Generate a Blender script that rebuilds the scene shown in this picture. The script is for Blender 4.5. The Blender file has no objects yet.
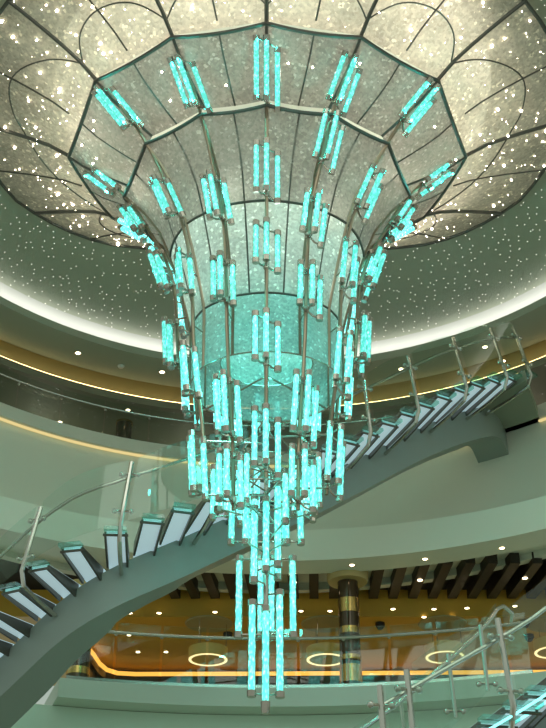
import bpy, math, random
from mathutils import Vector as V
random.seed(7)
C = bpy.context.scene.collection
SC = bpy.context.scene
F = 1200.0; TH = math.radians(32); CT, ST = math.cos(TH), math.sin(TH)
D = 16.0; AX = -0.10          # chandelier axis
# eye at z = 0; the atrium's lowest floor is 1.6 m below it

def ray(px, py):
    a = (px-273)/F; b = (364-py)/F
    return V((a, CT-b*ST, ST+b*CT))
def PH(px, py, H):
    r = ray(px, py); return r*(H/r.z)
def PY(px, py, Y):
    r = ray(px, py); return r*(Y/r.y)
def proj(p):
    z = p.y*CT+p.z*ST
    return 273+F*p.x/z, 364-F*(p.z*CT-p.y*ST)/z

# ------------------------------------------------------------------ materials
def mat(name):
    m = bpy.data.materials.new(name); m.use_nodes = True
    m.node_tree.nodes.clear()
    return m, m.node_tree.nodes, m.node_tree.links
def N(ns, t, **kw):
    n = ns.new(t)
    for k, v in kw.items():
        if k in n.inputs: n.inputs[k].default_value = v
        else: setattr(n, k, v)
    return n
def c4(c): return (c[0], c[1], c[2], 1)
def principled(name, col, rough=.5, metal=0, noise=0, nscale=8, spec=.5):
    m, ns, ln = mat(name)
    o = N(ns, 'ShaderNodeOutputMaterial'); p = N(ns, 'ShaderNodeBsdfPrincipled')
    p.inputs['Base Color'].default_value = c4(col); p.inputs['Roughness'].default_value = rough
    p.inputs['Metallic'].default_value = metal; p.inputs['Specular IOR Level'].default_value = spec
    if noise:
        tc = N(ns, 'ShaderNodeTexCoord'); nz = N(ns, 'ShaderNodeTexNoise', Scale=nscale, Detail=4.0)
        mx = N(ns, 'ShaderNodeMix', data_type='RGBA')
        mx.inputs[6].default_value = c4([x*(1-noise) for x in col]); mx.inputs[7].default_value = c4([min(1, x*(1+noise)) for x in col])
        ln.new(tc.outputs['Object'], nz.inputs['Vector']); ln.new(nz.outputs['Fac'], mx.inputs[0]); ln.new(mx.outputs[2], p.inputs['Base Color'])
    ln.new(p.outputs[0], o.inputs[0]); return m
def emission(name, col, strength):
    m, ns, ln = mat(name)
    o = N(ns, 'ShaderNodeOutputMaterial'); e = N(ns, 'ShaderNodeEmission', Color=c4(col), Strength=strength)
    ln.new(e.outputs[0], o.inputs[0]); return m
def glass(name, tint, refl=1.0, rough=0.02, base=.0):
    m, ns, ln = mat(name)
    o = N(ns, 'ShaderNodeOutputMaterial'); t = N(ns, 'ShaderNodeBsdfTransparent', Color=c4(tint))
    g = N(ns, 'ShaderNodeBsdfGlossy', Roughness=rough, Color=(refl, refl, refl, 1)); lw = N(ns, 'ShaderNodeLayerWeight', Blend=.5)
    pw = N(ns, 'ShaderNodeMath', operation='POWER'); pw.inputs[1].default_value = 5
    ad = N(ns, 'ShaderNodeMath', operation='MULTIPLY_ADD'); ad.inputs[1].default_value = .9; ad.inputs[2].default_value = .045+base
    mx = N(ns, 'ShaderNodeMixShader')
    ln.new(lw.outputs['Facing'], pw.inputs[0]); ln.new(pw.outputs[0], ad.inputs[0]); ln.new(ad.outputs[0], mx.inputs[0]); ln.new(t.outputs[0], mx.inputs[1]); ln.new(g.outputs[0], mx.inputs[2]); ln.new(mx.outputs[0], o.inputs[0])
    return m
def tube_glass(name, strength):
    m, ns, ln = mat(name)
    o = N(ns, 'ShaderNodeOutputMaterial'); tc = N(ns, 'ShaderNodeTexCoord')
    mp = N(ns, 'ShaderNodeMapping'); mp.inputs['Scale'].default_value = (1, 1, .55)
    vo = N(ns, 'ShaderNodeTexVoronoi', Scale=26.0); nz = N(ns, 'ShaderNodeTexNoise', Scale=30.0, Detail=2.0)
    ad = N(ns, 'ShaderNodeMath', operation='MULTIPLY_ADD'); ad.inputs[1].default_value = .7
    rp = N(ns, 'ShaderNodeValToRGB')
    el = rp.color_ramp.elements
    el[0].position = .35; el[0].color = (.85, 1, .96, 1); el[1].position = .9; el[1].color = (.06, .38, .34, 1)
    e2 = el.new(.58); e2.color = (.24, .72, .65, 1)
    e = N(ns, 'ShaderNodeEmission', Strength=strength)
    gl = N(ns, 'ShaderNodeBsdfGlossy', Roughness=.1); mx = N(ns, 'ShaderNodeMixShader'); mx.inputs[0].default_value = .06
    ln.new(tc.outputs['Object'], mp.inputs[0]); ln.new(mp.outputs[0], vo.inputs['Vector']); ln.new(mp.outputs[0], nz.inputs['Vector'])
    ln.new(vo.outputs['Distance'], ad.inputs[0]); ln.new(nz.outputs['Fac'], ad.inputs[2]); ln.new(ad.outputs[0], rp.inputs[0])
    ln.new(rp.outputs[0], e.inputs[0]); ln.new(e.outputs[0], mx.inputs[1]); ln.new(gl.outputs[0], mx.inputs[2]); ln.new(mx.outputs[0], o.inputs[0])
    return m
def crystal_mesh(name, col, trans=.18, transl=.5, scale=34, glint=.5):
    """beaded crystal curtain: fine bead pattern, partly see-through, light passes through it"""
    m, ns, ln = mat(name)
    o = N(ns, 'ShaderNodeOutputMaterial'); tc = N(ns, 'ShaderNodeTexCoord')
    vo = N(ns, 'ShaderNodeTexVoronoi', Scale=scale); nz = N(ns, 'ShaderNodeTexNoise', Scale=1.1, Detail=5.0)
    nz2 = N(ns, 'ShaderNodeTexNoise', Scale=9.0, Detail=6.0, Roughness=.75)
    rp = N(ns, 'ShaderNodeValToRGB'); el = rp.color_ramp.elements
    el[0].position = .32; el[0].color = c4([x*.62 for x in col]); el[1].position = .68; el[1].color = c4([min(1, x*1.12) for x in col])
    mxn = N(ns, 'ShaderNodeMath', operation='MULTIPLY_ADD'); mxn.inputs[1].default_value = .5
    md = N(ns, 'ShaderNodeMath', operation='MULTIPLY'); md.inputs[1].default_value = .5
    ln.new(tc.outputs['Object'], vo.inputs['Vector']); ln.new(tc.outputs['Object'], nz.inputs['Vector']); ln.new(tc.outputs['Object'], nz2.inputs['Vector'])
    ln.new(nz.outputs['Fac'], md.inputs[0]); ln.new(nz2.outputs['Fac'], mxn.inputs[0]); ln.new(md.outputs[0], mxn.inputs[2]); ln.new(mxn.outputs[0], rp.inputs[0])
    # random bead tones with a few bright specks: crystal sparkle put into the colour
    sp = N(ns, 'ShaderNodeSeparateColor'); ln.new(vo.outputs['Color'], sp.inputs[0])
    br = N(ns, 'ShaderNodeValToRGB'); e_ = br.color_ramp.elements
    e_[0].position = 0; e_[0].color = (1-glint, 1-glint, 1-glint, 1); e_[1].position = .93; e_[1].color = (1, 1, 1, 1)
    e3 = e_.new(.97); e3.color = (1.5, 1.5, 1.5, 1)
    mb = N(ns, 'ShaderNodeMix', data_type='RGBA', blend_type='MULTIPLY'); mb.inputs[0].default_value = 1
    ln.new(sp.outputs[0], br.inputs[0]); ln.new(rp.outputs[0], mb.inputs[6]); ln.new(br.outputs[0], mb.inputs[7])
    df = N(ns, 'ShaderNodeBsdfDiffuse'); tl = N(ns, 'ShaderNodeBsdfTranslucent'); tr = N(ns, 'ShaderNodeBsdfTransparent')
    ln.new(mb.outputs[2], df.inputs[0]); ln.new(mb.outputs[2], tl.inputs[0])
    m2 = N(ns, 'ShaderNodeMixShader'); m2.inputs[0].default_value = transl; ln.new(df.outputs[0], m2.inputs[1]); ln.new(tl.outputs[0], m2.inputs[2])
    m3 = N(ns, 'ShaderNodeMixShader'); m3.inputs[0].default_value = trans; ln.new(m2.outputs[0], m3.inputs[1]); ln.new(tr.outputs[0], m3.inputs[2])
    ln.new(m3.outputs[0], o.inputs[0]); return m
def star_ceiling_mat(name, col, scale, rad, strength, keep=.5):
    """painted ceiling set with fibre-optic star points (tiny lamps)"""
    m, ns, ln = mat(name)
    o = N(ns, 'ShaderNodeOutputMaterial'); tc = N(ns, 'ShaderNodeTexCoord'); mp = N(ns, 'ShaderNodeMapping')
    mp.inputs['Scale'].default_value = (1, 1, 0)
    vo = N(ns, 'ShaderNodeTexVoronoi', Scale=scale, voronoi_dimensions='2D'); lt = N(ns, 'ShaderNodeMath', operation='LESS_THAN'); lt.inputs[1].default_value = rad*scale
    sp = N(ns, 'ShaderNodeSeparateColor'); gt = N(ns, 'ShaderNodeMath', operation='LESS_THAN'); gt.inputs[1].default_value = keep
    mu = N(ns, 'ShaderNodeMath', operation='MULTIPLY'); mu2 = N(ns, 'ShaderNodeMath', operation='MULTIPLY')
    p = N(ns, 'ShaderNodeBsdfPrincipled'); p.inputs['Base Color'].default_value = c4(col); p.inputs['Roughness'].default_value = .6
    e = N(ns, 'ShaderNodeEmission', Color=(1, .95, .85, 1), Strength=strength); mx = N(ns, 'ShaderNodeMixShader')
    ln.new(tc.outputs['Object'], mp.inputs[0]); ln.new(mp.outputs[0], vo.inputs['Vector']); ln.new(vo.outputs['Distance'], lt.inputs[0])
    ln.new(vo.outputs['Color'], sp.inputs[0]); ln.new(sp.outputs[0], gt.inputs[0]); ln.new(lt.outputs[0], mu.inputs[0]); ln.new(gt.outputs[0], mu.inputs[1])
    ln.new(mu.outputs[0], mx.inputs[0]); ln.new(p.outputs[0], mx.inputs[1]); ln.new(e.outputs[0], mx.inputs[2]); ln.new(mx.outputs[0], o.inputs[0])
    return m
M = {}
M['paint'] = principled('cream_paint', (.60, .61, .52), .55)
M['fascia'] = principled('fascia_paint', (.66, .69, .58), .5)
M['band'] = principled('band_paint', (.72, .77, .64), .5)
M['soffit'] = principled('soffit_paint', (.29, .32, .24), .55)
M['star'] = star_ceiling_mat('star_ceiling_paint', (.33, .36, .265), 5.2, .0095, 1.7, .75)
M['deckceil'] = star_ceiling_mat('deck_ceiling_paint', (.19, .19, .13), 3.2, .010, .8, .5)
M['gold'] = principled('gold_paint', (.33, .285, .14), .45)
M['shade'] = principled('brass_capital', (.52, .40, .16), .4)
M['amber'] = principled('amber_ceiling', (.56, .33, .045), .35)
M['darkwood'] = principled('dark_wood', (.050, .022, .010), .45, noise=.4, nscale=5)
M['beamwood'] = principled('beam_wood', (.016, .010, .004), .5, noise=.35, nscale=6)
M['darkrecess'] = principled('dark_recess', (.012, .010, .009), .7)
M['darkwall'] = principled('dark_panel', (.05, .032, .016), .35)
M['lowwall'] = principled('lower_wall_paint', (.62, .80, .66), .5)
M['slabband'] = principled('slab_paint', (.55, .66, .56), .45)
M['carpet'] = principled('carpet', (.12, .09, .06), .9, noise=.3)
M['stone'] = principled('stone_floor', (.42, .38, .30), .25, noise=.15, nscale=2)
M['spine'] = principled('stair_paint', (.27, .325, .295), .42)
M['steel'] = principled('brushed_steel', (.62, .60, .54), .24, 1)
M['darksteel'] = principled('dark_steel', (.17, .16, .14), .35, .8)
M['bronze'] = principled('bronze_pipe', (.30, .24, .17), .32, 1)
M['frame'] = principled('frame_steel', (.10, .095, .08), .5, .5)
M['cap'] = principled('nickel_cap', (.47, .42, .36), .25, 1)
M['tube'] = tube_glass('crystal_light_tube', 2.7)
M['sleeve'] = glass('teal_glass_sleeve', (.74, .96, .91), 1.0, .05, .06)
M['tubelow'] = tube_glass('crystal_light_tube_bright', 3.7)
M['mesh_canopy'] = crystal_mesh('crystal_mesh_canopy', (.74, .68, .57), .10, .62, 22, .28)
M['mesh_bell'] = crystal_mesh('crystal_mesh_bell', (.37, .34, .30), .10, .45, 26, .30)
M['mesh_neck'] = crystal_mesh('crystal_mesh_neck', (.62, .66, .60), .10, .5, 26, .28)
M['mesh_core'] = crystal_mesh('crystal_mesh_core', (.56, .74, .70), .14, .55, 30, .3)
M['glass'] = glass('balustrade_glass', (.90, .96, .93), .9, .01)
M['glassedge'] = glass('tread_glass', (.62, .88, .82), 1.0, .03, .08)
M['tread'] = None
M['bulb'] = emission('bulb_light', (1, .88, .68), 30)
M['lens'] = emission('downlight_lens', (1, .80, .50), 9)
M['ringled'] = emission('ring_led', (1, .74, .36), 1.7)
M['ledwhite'] = emission('cove_led_white', (1, .98, .94), 6.5)
M['covewhite'] = principled('cove_white_paint', (.44, .45, .41), .6)
M['ledgold'] = emission('cove_led_gold', (1, .70, .30), 7)
M['ledamber'] = emission('cove_led_amber', (1, .42, .07), 1.7)
M['ledline'] = emission('edge_led_yellow', (1, .80, .35), .8)
M['ledteal'] = emission('stair_led_teal', (.25, .95, .9), 2.2)
M['drum'] = principled('amber_shade', (.80, .52, .14), .5)
M['black'] = principled('black_plastic', (.012, .012, .012), .25)
M['white'] = principled('white_plastic', (.6, .6, .54), .5)
M['colbrown'] = principled('polished_brown', (.085, .055, .03), .12, .3)
M['colgold'] = principled('brass_band', (.62, .42, .14), .25, .9)
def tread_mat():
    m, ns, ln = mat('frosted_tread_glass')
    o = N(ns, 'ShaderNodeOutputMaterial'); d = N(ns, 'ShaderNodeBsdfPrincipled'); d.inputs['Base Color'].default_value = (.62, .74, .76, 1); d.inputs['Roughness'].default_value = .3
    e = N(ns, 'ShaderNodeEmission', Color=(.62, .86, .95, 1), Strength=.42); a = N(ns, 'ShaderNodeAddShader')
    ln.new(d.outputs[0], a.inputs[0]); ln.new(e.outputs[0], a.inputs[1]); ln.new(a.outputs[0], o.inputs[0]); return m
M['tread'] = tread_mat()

# ------------------------------------------------------------------ mesh builder
class MB:
    def __init__(s): s.v = []; s.f = []
    def quad_grid(s, rows, closed_u=False, closed_v=False):
        b = len(s.v); nr = len(rows); nc = len(rows[0])
        for r in rows: s.v += [tuple(p) for p in r]
        for i in range(nr if closed_v else nr-1):
            for j in range(nc if closed_u else nc-1):
                a = b+i*nc+j; a2 = b+i*nc+(j+1) % nc
                c = b+((i+1) % nr)*nc+j; c2 = b+((i+1) % nr)*nc+(j+1) % nc
                s.f.append((a, a2, c2, c))
        return s
    def fan(s, idx): s.f.append(tuple(idx))
    def tube(s, path, r, n=8, cap=True):
        path = [V(p) for p in path]; rows = []
        up = None
        for i, p in enumerate(path):
            t = (path[min(i+1, len(path)-1)]-path[max(i-1, 0)]).normalized()
            if up is None:
                up = V((0, 0, 1)) if abs(t.z) < .9 else V((0, 1, 0))
            x = t.cross(up)
            if x.length < 1e-4: x = t.cross(V((1, 0, 0)))
            x.normalize(); y = x.cross(t).normalized(); up = y
            rr = r[i] if isinstance(r, (list, tuple)) else r
            rows.append([p+x*math.cos(2*math.pi*k/n)*rr+y*math.sin(2*math.pi*k/n)*rr for k in range(n)])
        b = len(s.v)
        s.quad_grid(rows, closed_u=True)
        if cap:
            s.f.append(tuple(b+k for k in range(n))); e = b+(len(rows)-1)*n
            s.f.append(tuple(e+n-1-k for k in range(n)))
        return s
    def box8(s, c):   # 8 corners: bottom 4, top 4
        b = len(s.v); s.v += [tuple(p) for p in c]
        for f in ((3, 2, 1, 0), (4, 5, 6, 7), (0, 1, 5, 4), (1, 2, 6, 5), (2, 3, 7, 6), (3, 0, 4, 7)): s.f.append(tuple(b+i for i in f))
        return s
    def obox(s, o, a, b_, c):  # origin corner and three edge vectors
        o, a, b_, c = V(o), V(a), V(b_), V(c)
        return s.box8([o, o+a, o+a+b_, o+b_, o+c, o+a+c, o+a+b_+c, o+b_+c])
    def sphere(s, c, r, n=8, m=6, sz=1.0):
        rows = [[V(c)+V((r*math.sin(math.pi*i/m)*math.cos(2*math.pi*k/n), r*math.sin(math.pi*i/m)*math.sin(2*math.pi*k/n), r*sz*math.cos(math.pi*i/m))) for k in range(n)] for i in range(m+1)]
        return s.quad_grid(rows, closed_u=True)
    def lathe(s, c, prof, n=20):
        rows = [[V(c)+V((r*math.cos(2*math.pi*k/n), r*math.sin(2*math.pi*k/n), z)) for k in range(n)] for r, z in prof]
        return s.quad_grid(rows, closed_u=True)
    def build(s, name, m, parent=None, smooth=True, loc=None):
        me = bpy.data.meshes.new(name)
        vs = s.v
        if loc is not None: vs = [(a-loc[0], b-loc[1], c-loc[2]) for a, b, c in vs]
        me.from_pydata(vs, [], s.f); me.update()
        import bmesh
        bm = bmesh.new(); bm.from_mesh(me); bmesh.ops.recalc_face_normals(bm, faces=bm.faces); bm.to_mesh(me); bm.free()
        me.materials.append(m)
        if smooth:
            me.shade_smooth()
            try: me.set_sharp_from_angle(angle=math.radians(35))
            except Exception: pass
        o = bpy.data.objects.new(name, me); C.objects.link(o)
        if loc is not None: o.location = loc
        if parent: o.parent = parent; o.matrix_parent_inverse = parent_inv(parent)
        return o
def parent_inv(p):   # meshes are modelled in world coordinates; only a thing's Empty sits elsewhere
    from mathutils import Matrix
    return Matrix.Translation(-p.location) if p.type == 'EMPTY' else Matrix.Identity(4)
def thing(name, loc, label, cat, group=None):
    o = bpy.data.objects.new(name, None); C.objects.link(o); o.location = loc; o.empty_display_size = .1
    return tag(o, label, cat, group)
def tag(o, label=None, cat=None, group=None, kind=None):
    if label: o['label'] = label
    if cat: o['category'] = cat
    if group: o['group'] = group
    if kind: o['kind'] = kind
    return o
def part(name, mb, m, parent, smooth=True): return mb.build(name, m, parent, smooth)
def struct(name, mb, m, label, smooth=True):
    return tag(mb.build(name, m, None, smooth), label, 'room', None, 'structure')
def arc_sweep(yc, prof, a0, a1, n=64, cx=0.0):
    """closed cross-section (r, z) swept about a vertical axis; angle 0 points away from the camera"""
    b = MB(); full = abs(a1-a0) >= 360
    k = n if full else n+1
    rows = []
    for i in range(k):
        a = math.radians(a0+(a1-a0)*i/n)
        rows.append([V((cx+r*math.sin(a), yc+r*math.cos(a), z)) for r, z in prof])
    b.quad_grid(rows, closed_u=True, closed_v=full)
    if not full:
        m = len(prof); b.f.append(tuple(range(m))); b.f.append(tuple((k-1)*m+j for j in reversed(range(m))))
    return b
def arcp(yc, r, deg, z): a = math.radians(deg); return V((r*math.sin(a), yc+r*math.cos(a), z))

# ------------------------------------------------------------------ the setting
A0, A1 = -74, 74
struct('floor', MB().obox((-16, -6, -1.8), (32, 0, 0), (0, 37, 0), (0, 0, .2)), M['stone'], 'pale stone atrium floor', False)
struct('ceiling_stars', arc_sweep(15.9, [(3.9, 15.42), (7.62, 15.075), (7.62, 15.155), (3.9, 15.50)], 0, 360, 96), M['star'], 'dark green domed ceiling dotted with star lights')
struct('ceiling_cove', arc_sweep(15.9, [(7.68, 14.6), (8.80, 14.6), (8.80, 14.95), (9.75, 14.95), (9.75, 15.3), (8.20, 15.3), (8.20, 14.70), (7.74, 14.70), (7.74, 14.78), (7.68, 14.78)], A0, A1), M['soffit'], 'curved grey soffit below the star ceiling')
struct('trim_4', arc_sweep(15.9, [(7.62, 15.075), (8.06, 15.02), (8.20, 14.90), (8.20, 15.2), (7.62, 15.155)], 0, 360, 96), M['covewhite'], 'white rim of the star ceiling above the cove light')
tag(arc_sweep(15.9, [(7.80, 14.71), (7.98, 14.71), (7.98, 14.76), (7.80, 14.76)], A0, A1).build('led_strip', M['ledwhite']), 'white cove light curving under the star ceiling', 'light strip')
struct('trim_1', arc_sweep(16, [(9.26, 14.20), (9.40, 14.20), (9.40, 14.94), (9.26, 14.94)], A0, A1), M['gold'], 'gold painted cove band above the upper deck')
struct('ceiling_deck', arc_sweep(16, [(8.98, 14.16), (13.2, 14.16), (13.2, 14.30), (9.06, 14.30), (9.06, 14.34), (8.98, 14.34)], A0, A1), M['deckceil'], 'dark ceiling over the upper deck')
tag(arc_sweep(16, [(9.0, 14.342), (9.055, 14.342), (9.055, 14.365), (9.0, 14.365)], A0, A1).build('led_strip', M['ledgold']), 'gold cove light curving above the upper deck railing', 'light strip')
struct('wall_back', arc_sweep(16, [(13.0, 12.75), (13.2, 12.75), (13.2, 15.4), (13.0, 15.4)], A0, A1), M['darkwall'], 'dark back wall of the upper deck')
struct('floor_deck', arc_sweep(16, [(8.68, 12.72), (13.0, 12.72), (13.0, 13.02), (8.68, 13.02)], A0, A1), M['paint'], 'cream edge of the upper deck slab')
pa, pb = PH(478, 430, 12.69), PH(537, 420, 12.69)
aa, ab = (math.degrees(math.atan2(p.x, p.y-16)) for p in (pa, pb))
for q0, q1, l in ((A0, aa, 'thin yellow light line under the upper deck edge, left of the landing'), (ab, A1, 'short yellow light line under the deck edge right of the landing')):
    tag(arc_sweep(16, [(8.76, 12.675), (8.82, 12.675), (8.82, 12.715), (8.76, 12.715)], q0, q1).build('led_strip', M['ledline']), l, 'light strip')
struct('wall_fascia', arc_sweep(16, [(8.86, 9.7), (9.05, 9.7), (9.05, 12.72), (8.86, 12.72)], A0, A1), M['fascia'], 'cream curved wall below the upper deck')
struct('trim_2', arc_sweep(13.45, [(9.40, 9.55), (10.12, 9.55), (10.12, 9.75), (12.3, 9.95), (12.3, 10.22), (9.40, 10.22)], A0, A1), M['band'], 'pale green projecting band below the cream wall')
rows = []
for i in range(41):
    q = arcp(13.45, 10.0, -44+88*i/40, 9.88); rows.append([q, V((q.x*1.12, 25.3, 9.88)), V((q.x*1.12, 25.3, 9.98)), q+V((0, 0, .1))])
struct('ceiling_recess', MB().quad_grid(rows, closed_u=True), M['darkrecess'], 'dark recess between wooden ceiling beams', False)
struct('ceiling_amber', MB().obox((-9, 25.18, 9.22), (19, 0, 0), (0, 5, 0), (0, 0, .62)), M['amber'], 'amber painted ceiling over the lower deck', False)
wl = [(p.x, p.y) for p in [PH(80, 640, 9.02), PH(93, 655, 9.02), PH(99, 664, 9.02), PH(106, 670, 9.02), PH(117, 673.5, 9.02), PH(135, 674.5, 9.02), PH(280, 674, 9.02), PH(600, 672, 9.02)]]
b = MB(); rows = []
for x, y in wl: rows.append([(x, y, 8.80), (x-.05, y+.35, 8.80), (x-.05, y+.35, 9.0), (x, y, 9.0)])
b.quad_grid(rows, closed_u=True); struct('trim_3', b, M['darkwall'], 'dark ledge of the amber cove', False)
b = MB(); b.tube([(x+.01, y+.03, 9.03) for x, y in wl], .06, 6)
tag(b.build('led_strip', M['ledamber']), 'amber cove light along the far lower wall', 'light strip')
b = MB(); rows = []
for x, y in wl: rows.append([(x-.05, y+.36, 6.2), (x-.1, y+.5, 6.2), (x-.1, y+.5, 9.22), (x-.05, y+.36, 9.22)])
b.quad_grid(rows, closed_u=True); struct('wall_far', b, M['darkwall'], 'dark far wall of the lower deck', False)
S6 = (9.5, 12.2)
struct('floor_lower', arc_sweep(9.5, [(12.16, 6.24), (19.4, 6.24), (19.4, 6.58), (12.16, 6.58)], -18.2, 40), M['slabband'], 'pale green edge of the lower deck slab', False)
struct('wall_lower', arc_sweep(9.5, [(12.7, -1.6), (12.9, -1.6), (12.9, 6.23), (12.7, 6.23)], -45, 45), M['lowwall'], 'grey green wall below the lower deck')
# wooden beams under the ceiling
k = 0
for i in range(-9, 13):
    k += 1
    p = PH(314+19.7*i, 599, 9.58); d = V((1.9-p.x, 56-p.y, 0)).normalized(); t = V((d.y, -d.x, 0)); p = p-d*.02
    o = MB().obox(p-t*.10, t*.20, d*-2.0, V((0, 0, .28))).build('trim_%d' % (k+10), M['beamwood'], None, False)
    tag(o, 'dark wooden ceiling beam over the lower deck', 'beam', 'wooden ceiling beams', 'structure')

# ------------------------------------------------------------------ railings of both decks
def deck_railing(label, yc, R, z0, zt, zr, a0, a1, n, rr, broke=None):
    root = thing('deck_railing', arcp(yc, R, (a0+a1)/2, z0), label, 'railing')
    st = (a1-a0)/n
    for i in range(n):
        x0, x1 = a0+st*i+.12, a0+st*(i+1)-.12
        part('glass_panel', arc_sweep(yc, [(R, z0), (R+.022, z0), (R+.022, zt), (R, zt)], x0, x1, 6), M['glass'], root)
        c = MB(); p = arcp(yc, R, x0-.12, zr); q = arcp(yc, R-.09, x0-.12, zr)
        c.tube([p, q], .018, 6); c.sphere(p, .04, 8, 6); part('rail_clamp', c, M['steel'], root)
    part('handrail', MB().tube([arcp(yc, R-.09, a0+(a1-a0)*i/60, zr) for i in range(61)], rr, 8), M['steel'], root)
    part('base_shoe', arc_sweep(yc, [(R-.03, z0-.02), (R+.05, z0-.02), (R+.05, z0+.05), (R-.03, z0+.05)], a0, a1, 40), M['steel'], root)
    return root
deck_railing('glass railing with steel handrail along the curved upper deck', 16, 8.84, 13.04, 13.98, 13.74, A0, 36, 16, .028)
deck_railing('glass railing with steel handrail on the pale lower deck slab', 9.5, 12.24, 6.60, 7.72, 7.50, -17.6, 22, 10, .032)
deck_railing('short glass railing of the upper deck right of the stair landing', 16, 8.84, 13.04, 13.98, 13.74, 47, 60, 3, .028)

# ------------------------------------------------------------------ columns
def column(p, r, z0, z1, label, cap=True, bands=()):
    root = thing('column', (p.x, p.y, z0), label, 'column')
    part('shaft', MB().lathe((p.x, p.y, 0), [(0, z0), (r, z0), (r, z1), (0, z1)], 28), M['colbrown'], root)
    for zb, h in bands:
        part('brass_band', MB().lathe((p.x, p.y, 0), [(r+.002, zb), (r+.012, zb), (r+.012, zb+h), (r+.002, zb+h)], 28), M['colgold'], root)
    if cap:
        part('capital', MB().lathe((p.x, p.y, 0), [(0, z1-.42), (r*1.9, z1-.42), (r*2.02, z1-.36), (r*2.02, z1), (0, z1)], 36), M['shade'], root)
    return root
pc = PY(348, 590, 23.75)
column(V((pc.x, pc.y, 0)), .215, 6.59, 9.86, 'polished brown column with brass bands under the round gold capital', True, [(8.75, .30), (8.30, .14), (7.75, .10), (7.30, .35)])
pc = PY(79, 660, 23.4)
column(V((pc.x, pc.y, 0)), .22, 6.59, 9.21, 'dark banded column at the left end of the lower deck', True, [(7.35, .14), (6.75, .3)])
pc = PH(124, 428, 14.0)
column(V((pc.x, pc.y, 0)), .19, 13.03, 14.15, 'brown column standing behind the upper deck railing', False, [(13.3, .05), (14.10, .05)])

# ------------------------------------------------------------------ downlights, ring lamps, dome cameras
def downlight(px, py, H, label, r=.045, group=None):
    p = PH(px, py, H)
    root = thing('downlight', p, label, 'downlight', group)
    part('rim', MB().lathe(p, [(r*1.0, -.004), (r*1.5, -.010), (r*1.5, .0), (r, .0)], 12), M['steel'], root)
    part('lens', MB().lathe(p, [(0, -.006), (r, -.006), (r, 0.0), (0, .0)], 12), M['lens'], root)
for x, y, w in ((78, 353, 'left'), (162, 372, 'right')):
    downlight(x, y, 14.595, 'warm downlight in the grey upper soffit, %s of the two' % w, .055, 'downlights of the upper soffit')
for x, y, l in ((27, 384, 'warm downlight over the upper deck, leftmost, close under the gold cove'), (128, 410, 'warm downlight over the upper deck above the brown column'), (60, 422, 'warm downlight over the upper deck seen low through its railing'),
                (401, 369, 'warm downlight over the upper deck left of the stair landing'), (485, 347, 'warm downlight seen through the glass at the stair head'), (503, 361, 'warm downlight just right of the stair head post')):
    downlight(x, y, 14.155, l, .05, 'downlights of the upper deck')
for x, y, l in ((208, 567, 'downlight in the pale band left of the chandelier tip'), (352, 565, 'downlight in the pale band above the gold capital'), (425, 559, 'downlight in the pale band right of the gold capital'), (502, 548, 'downlight in the pale band farthest right')):
    downlight(x, y, 9.545, l, .05, 'downlights of the pale band')
for x, y, l in ((294, 582, 'downlight between dark beams just right of the chandelier'), (420, 580, 'downlight between dark beams right of the column'), (525, 578, 'downlight between dark beams at the right edge')):
    downlight(x, y, 9.57, l, .055, 'downlights among the beams')
amb = [(301, 611), (330, 611), (393, 609), (434, 609), (467, 608), (424, 617), (452, 617), (515, 606), (130, 613), (159, 613), (215, 612), (129, 635), (480, 634), (138, 652), (166, 652)]
nm = ['left of the column, first', 'beside the column, left', 'first right of the column', 'second right of the column', 'third right of the column', 'behind, above the right ring lamp', 'behind, second above the right ring lamp', 'near the right dome camera', 'leftmost of the front row', 'second from left of the front row', 'left of the chandelier tip, front row', 'left, second row', 'right, low near the stair post', 'far left, lowest row', 'second in the lowest left row']
for (x, y), l in zip(amb, nm): downlight(x, y, 9.212, 'small amber ceiling downlight, ' + l, .048, 'downlights of the amber ceiling')
def ring_lamp(px, py, label):
    p = PY(px, py, 25.6); p.z = max(p.z, 8.4); R = .43
    root = thing('ring_pendant', p, label, 'ceiling lamp', 'ring lamps of the lower deck')
    part('drum', MB().lathe(p, [(R*.85, 0), (R, 0), (R, .24), (R*.85, .24), (R*.85, 0)], 40), M['drum'], root)
    part('light_ring', MB().lathe(p, [(R*.85, -.014), (R*.985, -.014), (R*.985, -.002), (R*.85, -.002), (R*.85, -.014)], 40), M['ringled'], root)
    part('ceiling_dish', MB().lathe(p, [(R*1.25, 9.215-p.z), (R*1.2, 9.19-p.z), (0, 9.19-p.z), (0, 9.215-p.z)], 40), M['gold'], root)
    for q in range(3):
        a = 2.1*q; part('hanger', MB().tube([p+V((R*.9*math.cos(a), R*.9*math.sin(a), .24)), V((p.x+R*.9*math.cos(a), p.y+R*.9*math.sin(a), 9.2))], .01, 5), M['steel'], root)
ring_lamp(208, 660, 'glowing ring lamp left of the chandelier tip')
ring_lamp(326, 660, 'glowing ring lamp beside the brown column')
ring_lamp(445, 657, 'glowing ring lamp behind the right stair handrail')
ring_lamp(554, 652, 'glowing ring lamp cut off at the right edge')
def dome_camera(px, py, label):
    p = PH(px, py+1, 9.215); r = .09
    root = thing('dome_camera', p, label, 'security camera', 'dome cameras')
    part('base', MB().lathe(p, [(0, 0), (r*1.2, 0), (r*1.2, -.07), (0, -.07)], 16), M['black'], root)
    part('dome', MB().lathe(p, [(r*math.cos(i*.26), -.07-r*math.sin(i*.26)) for i in range(7)], 16), M['black'], root)
dome_camera(380, 622, 'black dome camera right of the brown column'); dome_camera(525, 620, 'black dome camera at the right, upper of two')
dome_camera(529, 634, 'black dome camera at the right, lower of two'); dome_camera(228, 632, 'black dome camera above the left ring lamp')
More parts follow.
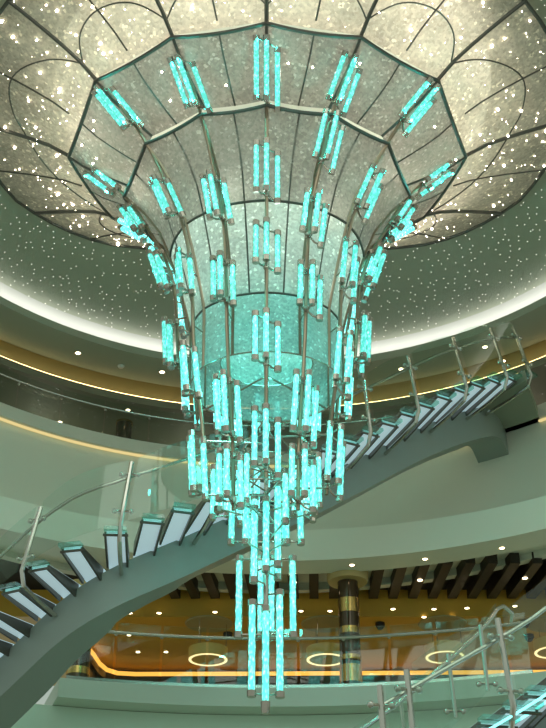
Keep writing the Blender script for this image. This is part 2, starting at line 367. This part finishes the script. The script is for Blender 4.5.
for x, y, l in ((121, 366, 'round white smoke detector in the upper soffit between downlights'),):
    p = PH(x, y, 14.6); o = MB().lathe(p, [(0, -.05), (.05, -.05), (.075, -.02), (.08, 0), (0, 0)], 14).build('smoke_detector', M['white'], None); tag(o, l, 'smoke detector')

# ------------------------------------------------------------------ chandelier
SP = [0, 25, 53, 90, 123, 152, 180, 208, 237, 270, 307, 335]
SP = [0, 25, 53, 90, 123, 152, 180, -152, -123, -90, -53, -25]
def ringp(f, r, h):   # f: degrees from the near side, + to the right
    a = math.radians(f)
    return V((AX+r[0]*math.sin(a), D-r[1]*math.cos(a), h))
RO, HO = (3.49, 3.05), 14.30
RA, HA = (2.45, 2.19), 13.40
chand = thing('chandelier', (AX, D, 4.6), 'huge tiered crystal chandelier with glowing teal tubes above the stairs', 'chandelier')
def mids(): 
    out = []
    for i in range(12):
        a, b = SP[i], SP[(i+1) % 12]
        if b < a: b += 360
        out.append((a, b))
    return out
BAY = mids()
def surf(prof, m, name, sub=3, sag=.0):
    """beaded panels between the twelve spokes; one panel per bay, straight-sided in plan"""
    for a, b in BAY:
        rows = []
        for (rx, ry, h, flat) in prof:
            row = []
            pa, pb = ringp(a, (rx, ry), h), ringp(b, (rx, ry), h)
            for j in range(sub*2+1):
                t = j/(sub*2)
                q = pa.lerp(pb, t); c = ringp(a+(b-a)*t, (rx, ry), h)
                p = q*flat+c*(1-flat); p.z -= sag*flat*4*t*(1-t)
                row.append(p)
            rows.append(row)
        part(name, MB().quad_grid(rows), m, chand)
def lerp(a, b, t): return a+(b-a)*t
profO = [(lerp(3.49, 2.36, t), lerp(3.05, 2.10, t), HO-(HO-13.62)*(t**.8), 1-t*.3) for t in (0, .25, .5, .75, 1)]
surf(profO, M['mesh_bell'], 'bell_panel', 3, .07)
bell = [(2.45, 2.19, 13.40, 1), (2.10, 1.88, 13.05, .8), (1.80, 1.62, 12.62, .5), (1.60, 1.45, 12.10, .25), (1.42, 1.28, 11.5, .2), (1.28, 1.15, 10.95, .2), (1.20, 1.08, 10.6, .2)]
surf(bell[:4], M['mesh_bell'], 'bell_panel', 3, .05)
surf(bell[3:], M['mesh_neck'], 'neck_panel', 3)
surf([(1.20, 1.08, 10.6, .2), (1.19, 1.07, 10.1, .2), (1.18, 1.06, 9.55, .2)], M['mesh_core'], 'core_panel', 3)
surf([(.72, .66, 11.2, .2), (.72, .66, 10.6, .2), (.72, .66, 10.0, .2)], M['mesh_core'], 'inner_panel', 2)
def ring_frame(r, h, rad, flat, sag, name='ring_frame', m=None):
    pts = []
    for a, b in BAY:
        pa, pb = ringp(a, r, h), ringp(b, r, h)
        for j in range(6):
            t = j/6; p = pa.lerp(pb, t)*flat+ringp(a+(b-a)*t, r, h)*(1-flat); p.z -= sag*4*t*(1-t); pts.append(p)
    pts.append(pts[0].copy())
    part(name, MB().tube(pts, rad, 6), m or M['frame'], chand)
ring_frame((3.50, 3.06), HO, .035, 1, .07); ring_frame((2.47, 2.21), HA, .032, 1, .05)
ring_frame((1.61, 1.46), 12.10, .022, .25, 0); ring_frame((1.21, 1.09), 10.6, .018, .2, 0); ring_frame((1.19, 1.07), 9.55, .013, .2, 0, 'ring_frame', M['cap'])
ring_frame((.73, .67), 10.0, .010, .2, 0, 'ring_frame', M['cap'])
# ribs: heavy on the spokes, thin on the middle of each bay
allprof = [(p[0]+.012, p[1]+.012, p[2]) for p in bell]+[(1.2, 1.08, 10.1), (1.19, 1.07, 9.55)]
for a, b in BAY:
    part('rib', MB().tube([ringp(a, (x, y), h) for x, y, h in allprof], .026, 6), M['bronze'], chand)
    part('rib', MB().tube([ringp(a, (x, y), h) for x, y, h, _ in profO], .026, 6), M['frame'], chand)
    mpts = []
    for (x, y, h, fl) in bell:
        q = ringp(a, (x, y), h).lerp(ringp(b, (x, y), h), .5)*fl+ringp((a+b)/2, (x, y), h)*(1-fl); q.z -= .05 if h > 13.3 else 0; mpts.append(q)
    part('thin_rib', MB().tube(mpts, .014, 5), M['frame'], chand)
    mpts = []
    for (x, y, h, fl) in profO:
        q = ringp(a, (x, y), h).lerp(ringp(b, (x, y), h), .5)*fl+ringp((a+b)/2, (x, y), h)*(1-fl); q.z -= .07*fl; mpts.append(q)
    part('thin_rib', MB().tube(mpts, .014, 5), M['frame'], chand)
# outer pipes that carry the tubes
PIPE = [(14.22, 3.33, 2.93), (13.95, 2.98, 2.62), (13.62, 2.62, 2.32), (13.38, 2.42, 2.12), (13.0, 2.18, 1.95), (12.6, 1.97, 1.77), (12.2, 1.74, 1.62), (11.7, 1.57, 1.48), (11.2, 1.48, 1.40), (10.6, 1.43, 1.36), (9.9, 1.38, 1.30), (9.2, 1.29, 1.21), (8.6, 1.18, 1.10), (8.0, 1.10, 1.03), (7.2, 1.06, 1.0)]
def pipe_at(f, h):
    for i in range(len(PIPE)-1):
        h0, x0, y0 = PIPE[i]; h1, x1, y1 = PIPE[i+1]
        if h0 >= h >= h1 or (i == 0 and h > h0) or (i == len(PIPE)-2 and h < h1):
            t = (h0-h)/(h0-h1); t = max(-.5, min(1.5, t))
            return ringp(f, (lerp(x0, x1, t), lerp(y0, y1, t)), h)
def solve_h(f, ypx):
    lo, hi = 6.8, 14.45
    for _ in range(40):
        mid = (lo+hi)/2
        if proj(pipe_at(f, mid))[1] < ypx: hi = mid
        else: lo = mid
    return (lo+hi)/2
CL = {0: [(35, 100), (143, 195), (225, 267), (315, 364), (410, 470)],
      -25: [(54, 105), (174, 219), (258, 302), (375, 436), (450, 502)],
      25: [(54, 103), (114, 162), (194, 237), (267, 311), (375, 436), (450, 502)],
      53: [(83, 121), (170, 209), (245, 290), (334, 386), (428, 487)],
      -53: [(84, 123), (176, 213), (252, 292), (344, 393), (434, 494)],
      90: [(166, 184), (201, 224), (248, 285), (317, 363)],
      -90: [(168, 187), (201, 225), (248, 285), (317, 363)]}
tube_n = 0
FAR = MB(); FARCAP = MB()
def light_tube(p, q, r, parent, capl=.075, far=False, m=None):
    """one crystal tube with a metal cap at each end (caps and tube are meshes of their own)"""
    global tube_n
    p, q = V(p), V(q); d = (q-p).normalized()
    a, b = p+d*capl, q-d*capl
    if far:
        FAR.tube([a, b], r, 7); FARCAP.tube([p, a], r*1.08, 7); FARCAP.tube([b, q], r*1.08, 7); return
    tube_n += 1
    # slightly wavy, faceted crystal tube
    n = 10; pts = [a.lerp(b, i/n) for i in range(n+1)]
    o = part('light_tube', MB().tube(pts, [r*(.76+.07*(1 if i % 2 else -1)) for i in range(n+1)], 8), m or M['tube'], parent)
    part('glass_sleeve', MB().tube([a, b], r, 10, False), M['sleeve'], o)
    part('tube_cap', MB().tube([p, a], r*1.08, 8), M['cap'], o); part('tube_cap', MB().tube([b, q], r*1.08, 8), M['cap'], o)
FARB = MB(); HALO_FILLS = []
def cluster(f, h0, h1, far):
    p0, p1 = pipe_at(f, h0), pipe_at(f, h1); d = (p1-p0).normalized()
    a = math.radians(f); out = V((math.sin(a), -math.cos(a), 0)); lat = V((math.cos(a), math.sin(a), 0))
    if lat.x < 0: lat = -lat
    nrm = (out-d*out.dot(d)).normalized()
    pull = -.05 if h0 > 13.45 else 0
    tb, bb = (FARB, FARB) if far else (MB(), MB())
    t0, t1 = p0+d*.10, p1-d*.02
    for la, no, sh in ((-.16, .12+pull, .0), (0, .20+pull, .0), (.17, .12+pull, .18)):
        o = lat*la+nrm*no+d*sh
        light_tube(p0+o, p1+o, .050, chand, .085, far, M['tubelow'] if h0 < 10.8 else None)
        tb.tube([t0, p0+o+d*.04], .016, 5); bb.tube([t1, t1.lerp(p1+o-d*.04, .5)+d*.03, p1+o-d*.04], .018, 5)
    if not far:
        HALO_FILLS.extend([(p0.lerp(p1, u)+nrm*.24, 7) for u in (.12, .5, .88)] if h0 > 13.45 else [(p0.lerp(p1, .5)+nrm*.32, 2.8)])
        for q, k in ((t0, tb), (t1, bb)):
            k.tube([q-d*.05, q+d*.05], .045, 8); part('tube_bracket', k, M['cap'], chand)
for f in SP:
    far = abs(f) > 95
    if f in CL: hs = [(solve_h(f, a), solve_h(f, b)) for a, b in CL[f]]
    else: hs = [(14.1, 13.55), (13.2, 12.5), (11.9, 11.1), (10.4, 9.5), (8.9, 7.9)] if abs(f) > 125 else [(14.1, 13.55), (13.2, 12.5), (11.9, 11.1), (10.4, 9.5)]
    zlow = min(h for _, h in hs)-.12
    ztop = PIPE[0][0]
    zz = [ztop-(ztop-zlow)*i/40 for i in range(41)]
    part('carrier_pipe', MB().tube([pipe_at(f, z) for z in zz], .030, 7), M['bronze'], chand)
    for h0, h1 in hs: cluster(f, h0, h1, far)
    # stand-offs between the pipe and the mesh, arms to the core at the foot
    for h in (12.6, 11.2, 10.2): part('standoff', MB().tube([pipe_at(f, h), ringp(f, (1.2+max(0, h-10.6)*.26, 1.08+max(0, h-10.6)*.24), h-.05)], .012, 5), M['cap'], chand)
    for h in (zlow+.1, zlow+.95): part('core_arm', MB().tube([pipe_at(f, h), V((AX, D, h+.30))], .018, 5), M['cap'], chand)
# inner drop: stem and lower tiers
part('stem', MB().tube([(AX, D, 10.5), (AX, D, 4.75)], .035, 8), M['steel'], chand)
def H_at(py, Y): return PY(273, py, Y).z
def drop(ang, r, y0, y1, rad=.05, far=False):
    a = math.radians(ang); x, y = AX+r*math.sin(a), D-r*math.cos(a)
    z0, z1 = H_at(y0, y), H_at(y1, y)
    light_tube((x, y, z0), (x, y, z1), rad, chand, .085, far, M['tubelow'])
    for z in (z0-.05, z1+.05): part('drop_arm', MB().tube([(AX, D, z), (x, y, z)], .014, 5), M['cap'], chand)
for ang in (20, 60, -20, -60, 100, -100): drop(ang, .80, 445+(ang % 7)*4, 500+(ang % 7)*4, .048)
for ang in (90, -90, 150, -150, 35, -35): drop(ang, .50, 476, 545, .052)
for ang, y0, y1 in ((-45, 506, 583), (0, 497, 572), (45, 482, 567), (135, 505, 580), (-135, 495, 575)): drop(ang, .24, y0, y1, .056)
for ang, r in ((90, .38), (-90, .38), (165, .30), (-165, .30)): drop(ang, r, 556, 638, .052)
for ang, r, y0, y1 in ((-70, .20, 600, 697), (0, .12, 606, 708), (75, .20, 590, 698)): drop(ang, r, y0, y1, .058)
part('finial', MB().lathe((AX-.0, D-.12, H_at(710, D-.12)), [(0, -.05), (.05, -.05), (.06, 0), (.06, .10), (0, .10)], 14), M['cap'], chand)
# warm bulbs glinting on the bell panels
for i in range(14):
    f = random.uniform(-88, 88); t = random.uniform(.1, .8)
    p = ringp(f, (lerp(3.4, 2.45, t), lerp(2.98, 2.2, t)), lerp(HO-.13, 13.6, t**.8)-.10)
    part('bulb', MB().sphere(p, .018, 6, 4), M['bulb'], chand)
o = part('light_tube', FAR, M['tubelow'], chand); tag(o, 'teal tubes on the far side', kind='stuff')
FARCAP.v += []
o = part('tube_cap', FARCAP, M['cap'], chand); tag(o, kind='stuff')
o = part('tube_bracket', FARB, M['cap'], chand); tag(o, kind='stuff')
print('tubes', tube_n)

# ------------------------------------------------------------------ flower canopy above the chandelier
HC = 15.2
can = thing('light_canopy', (AX, D, HC), 'backlit crystal mesh ceiling flower spreading above the chandelier', 'ceiling light')
tab = [(0, 4.6), (40, 4.8), (60, 5.0), (90, 5.40), (115, 5.42), (128, 5.17), (137, 4.94), (148, 4.45), (180, 4.2)]
def redge(az):
    az = abs((az+180) % 360-180)
    for i in range(len(tab)-1):
        if tab[i][0] <= az <= tab[i+1][0]:
            t = (az-tab[i][0])/(tab[i+1][0]-tab[i][0]); return lerp(tab[i][1], tab[i+1][1], t)
def canp(f, t, dz=0):
    o = ringp(f, RO, HO+.05); az = math.degrees(math.atan2(o.x-AX, D-o.y)); r = redge(az); a = math.radians(az)
    e = V((AX+r*math.sin(a), D-r*math.cos(a), HC))
    p = o.lerp(e, t); p.z = lerp(HO+.05, HC, t**.75)+dz; return p
for a, b in BAY:
    rows = []
    for j in range(7):
        rows.append([canp(lerp(a, b, j/6), t) for t in (0, .2, .4, .6, .8, 1)])
        if 0 < j < 6:
            pa, pb = canp(a, 0), canp(b, 0); rows[-1][0] = pa.lerp(pb, j/6)
    part('mesh_panel', MB().quad_grid(rows), M['mesh_canopy'], can)
for a, b in BAY:
    part('rib', MB().tube([canp(a, t, -.03) for t in (0, .2, .4, .6, .8, 1)], .034, 6), M['frame'], can)
    part('thin_rib', MB().tube([canp((a+b)/2, t, -.02) for t in (.03, .2, .4, .6, .8, 1)], .016, 5), M['frame'], can)
    part('rim', MB().tube([canp(lerp(a, b, j/6), 1, -.02) for j in range(7)], .035, 6), M['frame'], can)
def petal(fs, ts):
    pts = []
    n = len(fs)
    for i in range(n-1):
        for j in range(6):
            u = j/6
            def cr(q):
                p0, p1, p2, p3 = q[max(i-1, 0)], q[i], q[i+1], q[min(i+2, n-1)]
                return .5*((2*p1)+(-p0+p2)*u+(2*p0-5*p1+4*p2-p3)*u*u+(-p0+3*p1-3*p2+p3)*u**3)
            pts.append(canp(cr(fs), cr(ts), -.02))
    pts.append(canp(fs[-1], ts[-1], -.02))
    part('petal_arc', MB().tube(pts, .014, 5), M['frame'], can)
for s in (1, -1):
    petal([s*0, s*6, s*12.5, s*19, s*25], [.12, .30, .36, .30, .12])
    petal([s*25, s*31, s*39, s*47, s*53], [.12, .36, .44, .36, .16])
    petal([s*53, s*60, s*71, s*82, s*90, s*106, s*123], [.16, .42, .62, .55, .42, .28, .08])
    petal([s*123, s*130, s*137, s*145, s*152], [.1, .4, .5, .4, .1])
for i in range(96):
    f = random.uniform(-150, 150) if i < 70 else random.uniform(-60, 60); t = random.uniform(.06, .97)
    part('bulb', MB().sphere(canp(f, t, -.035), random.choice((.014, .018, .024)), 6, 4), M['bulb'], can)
sp_ = MB()  # sparkle of the crystals, made as tiny glowing spheres
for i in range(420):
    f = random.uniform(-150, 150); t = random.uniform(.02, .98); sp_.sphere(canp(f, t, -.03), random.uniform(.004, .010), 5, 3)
tag(part('crystal_glints', sp_, M['bulb'], can), 'scatter of tiny glowing specks standing in for glints of the crystal mesh', kind='stuff')
# closed roof above the canopy cavity
struct('ceiling_roof', MB().lathe((AX, 15.9, 0), [(0, 16.3), (8.6, 16.3), (8.6, 16.4), (0, 16.4)], 48), M['paint'], 'roof slab hidden above the canopy')

# ------------------------------------------------------------------ stairs
def catmull(P, n=10):
    out = []
    for i in range(len(P)-1):
        p0, p1, p2, p3 = P[max(i-1, 0)], P[i], P[i+1], P[min(i+2, len(P)-1)]
        for j in range(n):
            u = j/n; out.append(.5*((2*p1)+(p2-p0)*u+(2*p0-5*p1+4*p2-p3)*u*u+(3*p1-p0-3*p2+p3)*u**3))
    out.append(P[-1].copy()); return out
class Path:
    def __init__(s, P):
        s.p = catmull(P); s.l = [0]
        for i in range(1, len(s.p)):
            d = s.p[i]-s.p[i-1]; s.l.append(s.l[-1]+math.hypot(d.x, d.y))
        s.L = s.l[-1]
    def at(s, l):
        i = 0
        while i < len(s.l)-2 and s.l[i+1] < l: i += 1
        t = (l-s.l[i])/(s.l[i+1]-s.l[i]); p = s.p[i].lerp(s.p[i+1], t)
        i0, i1 = max(i-3, 0), min(i+4, len(s.p)-1); d = s.p[i1]-s.p[i0]; d.z = 0; d.normalize()
        return p, d, V((d.y, -d.x, 0))
    def l_of_x(s, px):
        best = min(range(len(s.p)), key=lambda i: abs(proj(s.p[i])[0]-px)); return s.l[best]
def stair(label, P, tread_ls, posts, w, h, over, rise_off, lean, hgt, led=False, tw=.40):
    path = Path(P)
    base = path.at(0)[0]
    def ro(l): return lerp(rise_off[0], rise_off[1], l/path.L)
    def ov(l): return lerp(over[0], over[1], l/path.L)
    root = thing('staircase', base, label, 'staircase')
    rows = []
    for i in range(71):
        p, d, n = path.at(path.L*i/70)
        rows.append([p, p-n*w, p-n*w+V((0, 0, -h)), p+V((0, 0, -h))])
    b = MB().quad_grid(rows, closed_u=True); m = len(rows); b.f.append((0, 1, 2, 3)); b.f.append(tuple((m-1)*4+k for k in (3, 2, 1, 0)))
    part('spine', b, M['spine'], root)
    up = V((0, 0, 1))
    for l in tread_ls(path):
        p, d, n = path.at(l); q = p+up*ro(l); rz = ro(l)
        oo = ov(l)
        i_, o_ = p-n*.30, p+n*oo*.85; hw = d*tw/2
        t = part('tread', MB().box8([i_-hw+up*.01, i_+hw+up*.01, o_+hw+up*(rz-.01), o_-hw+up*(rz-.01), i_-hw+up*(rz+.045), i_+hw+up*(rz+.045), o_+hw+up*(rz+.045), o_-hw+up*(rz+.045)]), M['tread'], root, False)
        part('glass_nosing', MB().obox(q-d*(tw/2+.03)+n*oo*.85, d*(tw+.06), n*oo*.17, up*.06), M['glassedge'], t, False)
        for s in (-1, 1):
            e = p+d*(s*(tw*.5+.012)); a_, b_ = e-n*.05, e+n*oo*.86; hw = d*.017
            c = [a_-hw+up*-.04, a_+hw+up*-.04, b_+hw+up*(rz-.06), b_-hw+up*(rz-.06), a_-hw+up*(rz+.02), a_+hw+up*(rz+.02), b_+hw+up*(rz+.02), b_-hw+up*(rz+.02)]
            part('bracket_arm', MB().box8(c), M['darksteel'], t, False)
        part('cross_bar', MB().tube([q-d*tw*.66+n*oo*.86-up*.03, q+d*tw*.66+n*oo*.86-up*.03], .022, 7), M['darksteel'], t)
    def off(l, o, z):
        p, d, n = path.at(l); return p+n*o+up*z
    def lz(p, z): return p+V((-lean*p.x*z/hgt, 0, z))
    for l in posts:
        f0 = off(l, .02, -.20); f1 = off(l, ov(l)*.55, -.12); f2 = off(l, ov(l)*.95, -.02); f3 = off(l, ov(l)*1.06, .12)
        top = lz(off(l, ov(l)*1.06, ro(l)), hgt)
        k = part('post', MB().tube([f0, f1, f2, f3.lerp(top, .06), f3.lerp(top, .5), top], .038, 7), M['steel'], root)
        for zz in (.22, .80):
            c = lz(off(l, ov(l)*1.06, ro(l)), hgt*zz); pp, d, n = path.at(l)
            part('clamp', MB().tube([c-d*.13, c+d*.13], .022, 6).sphere(c-d*.13, .045, 8, 6).sphere(c+d*.13, .045, 8, 6), M['steel'], k)
    for a, b_ in zip(posts[:-1], posts[1:]):
        rows = []
        for i in range(13):
            l = lerp(a+.05, b_-.05, i/12); o0 = off(l, ov(l)*1.10, ro(l))
            bow = .06*math.sin(math.pi*i/12)
            lo, hi = lz(o0, .04), lz(o0, hgt*1.03+bow); pp, d, n = path.at(l)
            rows.append([lo, hi, hi+n*.02, lo+n*.02])
        part('glass_panel', MB().quad_grid(rows, closed_u=True), M['glass'], root)
    l0, l1 = posts[0], posts[-1]
    part('handrail', MB().tube([lz(off(lerp(l0, l1, i/80), ov(lerp(l0, l1, i/80))*.99, ro(lerp(l0, l1, i/80))), hgt*.80) for i in range(81)], .028, 8), M['steel'], root)
    if led:
        for o2, z2 in ((1.02, rise_off[0]-.02), (.80, rise_off[0]-.10)):
            part('led_line', MB().tube([off(path.L*i/40, o2*over[0], z2) for i in range(41)], .018, 6), M['ledteal'], root)
    return path
PL = [PY(-70, 735, 20.2), PY(-40, 698, 19.8), PY(18, 641, 19.0), PY(67, 596, 18.55), PY(116, 566, 18.35), PY(184, 537, 18.6), PY(233, 515, 19.0), PY(338, 468, 20.0), PY(423, 426, 21.0), PY(473, 409, 21.8), PY(495, 408, 22.4), PY(505, 425, 23.2), PY(509, 440, 23.8)]
def treads_left(path):
    a, b = path.l_of_x(-35), path.l_of_x(486); n = 26
    return [lerp(a, b, i/n) for i in range(n+1)]
path_l = Path(PL)
posts_l = [path_l.l_of_x(x) for x in (-45, 58, 124, 192, 268, 340, 385, 432, 466, 484)]
stair('long curved glass-tread staircase rising left to right behind the chandelier', PL, treads_left, posts_l, .70, .72, (.90, 1.25), (.14, .30), .05, 1.12, False, .30)
PR = [PY(360, 822, 15.1), PY(440, 773, 15.3), PY(510, 730, 15.5), PY(546, 704, 15.6), PY(640, 636, 15.9)]
path_r = Path(PR)
def treads_right(path):
    a, b = path.l_of_x(400), path.l_of_x(620); n = 10
    return [lerp(a, b, i/n) for i in range(n+1)]
stair('nearer glass-tread staircase with teal edge light at lower right corner', PR, treads_right, [path_r.l_of_x(x) for x in (330, 388, 478, 565, 630)], .8, .7, (1.2, 1.2), (.12, .12), .03, 1.15, True)
# stair landing on the upper deck
pts = [PH(484, 404, 12.72), PH(526, 380, 12.72), PH(541, 424, 12.72), PH(503, 434, 12.72)]
struct('floor_landing', MB().box8(pts+[p+V((0, 0, .24)) for p in pts]), M['soffit'], 'grey landing where the stair meets the upper deck', False)
# far handrail of the right flight
rb = [PY(330, 752, 17.0), PY(364, 728, 17.0), PY(400, 702, 17.1), PY(440, 668, 17.3), PY(480, 631, 17.6), PY(497, 609, 17.8)]
root = thing('stair_balustrade', rb[0], 'far glass balustrade crossing behind the right stair handrail', 'railing')
rbp = catmull(rb, 6)
part('handrail', MB().tube(rbp+[PY(503, 606, 17.9), PY(512, 613, 18.3), PY(511, 621, 18.5)], .032, 8), M['steel'], root)
for x, y0, y1 in ((400, 702, 760), (448, 660, 718), (480, 631, 691)):
    p, q = PY(x, y0-6, 17.35), PY(x+8, y1, 17.35)
    k = part('post', MB().tube([p, q], .032, 7), M['steel'], root)
    part('clamp', MB().sphere(p.lerp(q, .9)+V((.12, 0, 0)), .045, 8, 6).sphere(p.lerp(q, .9)-V((.12, 0, 0)), .045, 8, 6).tube([p.lerp(q, .9)-V((.12, 0, 0)), p.lerp(q, .9)+V((.12, 0, 0))], .02, 6), M['steel'], k)
rows = []
for p in rbp:
    rows.append([p+V((0, .05, .12)), p+V((0, .07, .12)), p+V((0, .07, -.95)), p+V((0, .05, -.95))])
part('glass_panel', MB().quad_grid(rows, closed_u=True), M['glass'], root)

# ------------------------------------------------------------------ light
def lamp(kind, name, loc, e, col, **kw):
    l = bpy.data.lights.new(name, kind); l.energy = e; l.color = col
    for k, v in kw.items(): setattr(l, k, v)
    o = bpy.data.objects.new(name, l); C.objects.link(o); o.location = loc; return o
for i in range(14):   # lamps in the cavity above the canopy mesh
    a = 2*math.pi*i/14+.2; r = 3.9 if i % 2 else 4.6
    lamp('POINT', 'canopy_lamp', (AX+r*1.05*math.sin(a), D-r*.9*math.cos(a), 15.75), 54, (1, .92, .80), shadow_soft_size=.12)
for i in range(6):
    a = 2*math.pi*i/6; lamp('POINT', 'canopy_lamp', (AX+2.2*math.sin(a), D-2.0*math.cos(a), 15.3), 26, (1, .93, .82), shadow_soft_size=.12)
for p, e in HALO_FILLS: lamp('POINT', 'tube_halo_fill', p, e, (.05, 1, .90), shadow_soft_size=.05)  # added unseen lights in front of the tubes, strengthening their teal halo
lamp('POINT', 'neck_lamp', (AX, D, 12.0), 110, (.72, 1, .93), shadow_soft_size=.3)
for z, e in ((10.6, 34), (9.7, 30)):
    lamp('POINT', 'core_lamp', (AX, D, z), e, (.12, 1, .88), shadow_soft_size=.25)
for x in (-3, 0, 3, 6): lamp('POINT', 'deck_fill', (x, 26.2, 7.6), 11, (1, .72, .24), shadow_soft_size=.3)  # added warm fill without a fixture, brightens the lower deck
for az in (-52, -30, -10, 12, 32, 50): lamp('POINT', 'upper_deck_fill', arcp(16, 11.6, az, 13.35), 22, (1, .93, .74), shadow_soft_size=.3)  # added fill without a fixture, lifts the dark upper deck ceiling
# added fill from an unseen area light, brightens the whole hall
l = lamp('AREA', 'hall_fill', (0, 5.5, 13.5), 420, (.96, 1, .88), shape='RECTANGLE', size=14, size_y=8)
l.rotation_euler = (math.radians(38), 0, 0)
w = bpy.data.worlds.new('world'); SC.world = w; w.use_nodes = True
w.node_tree.nodes['Background'].inputs[0].default_value = (.80, .94, .82, 1); w.node_tree.nodes['Background'].inputs[1].default_value = .50

# ------------------------------------------------------------------ camera
cam = bpy.data.cameras.new('camera'); co = bpy.data.objects.new('camera', cam); C.objects.link(co)
cam.sensor_fit = 'HORIZONTAL'; cam.sensor_width = 36; cam.lens = 36*F/546; cam.clip_start = .1; cam.clip_end = 200
co.location = (0, 0, 0); co.rotation_euler = (math.radians(90)+TH, 0, 0)
SC.camera = co
SC.cycles.transparent_max_bounces = 24
vs = SC.view_settings; vs.view_transform = 'Standard'; vs.look = 'None'; vs.gamma = 1; vs.use_curve_mapping = False; vs.exposure = 0.0
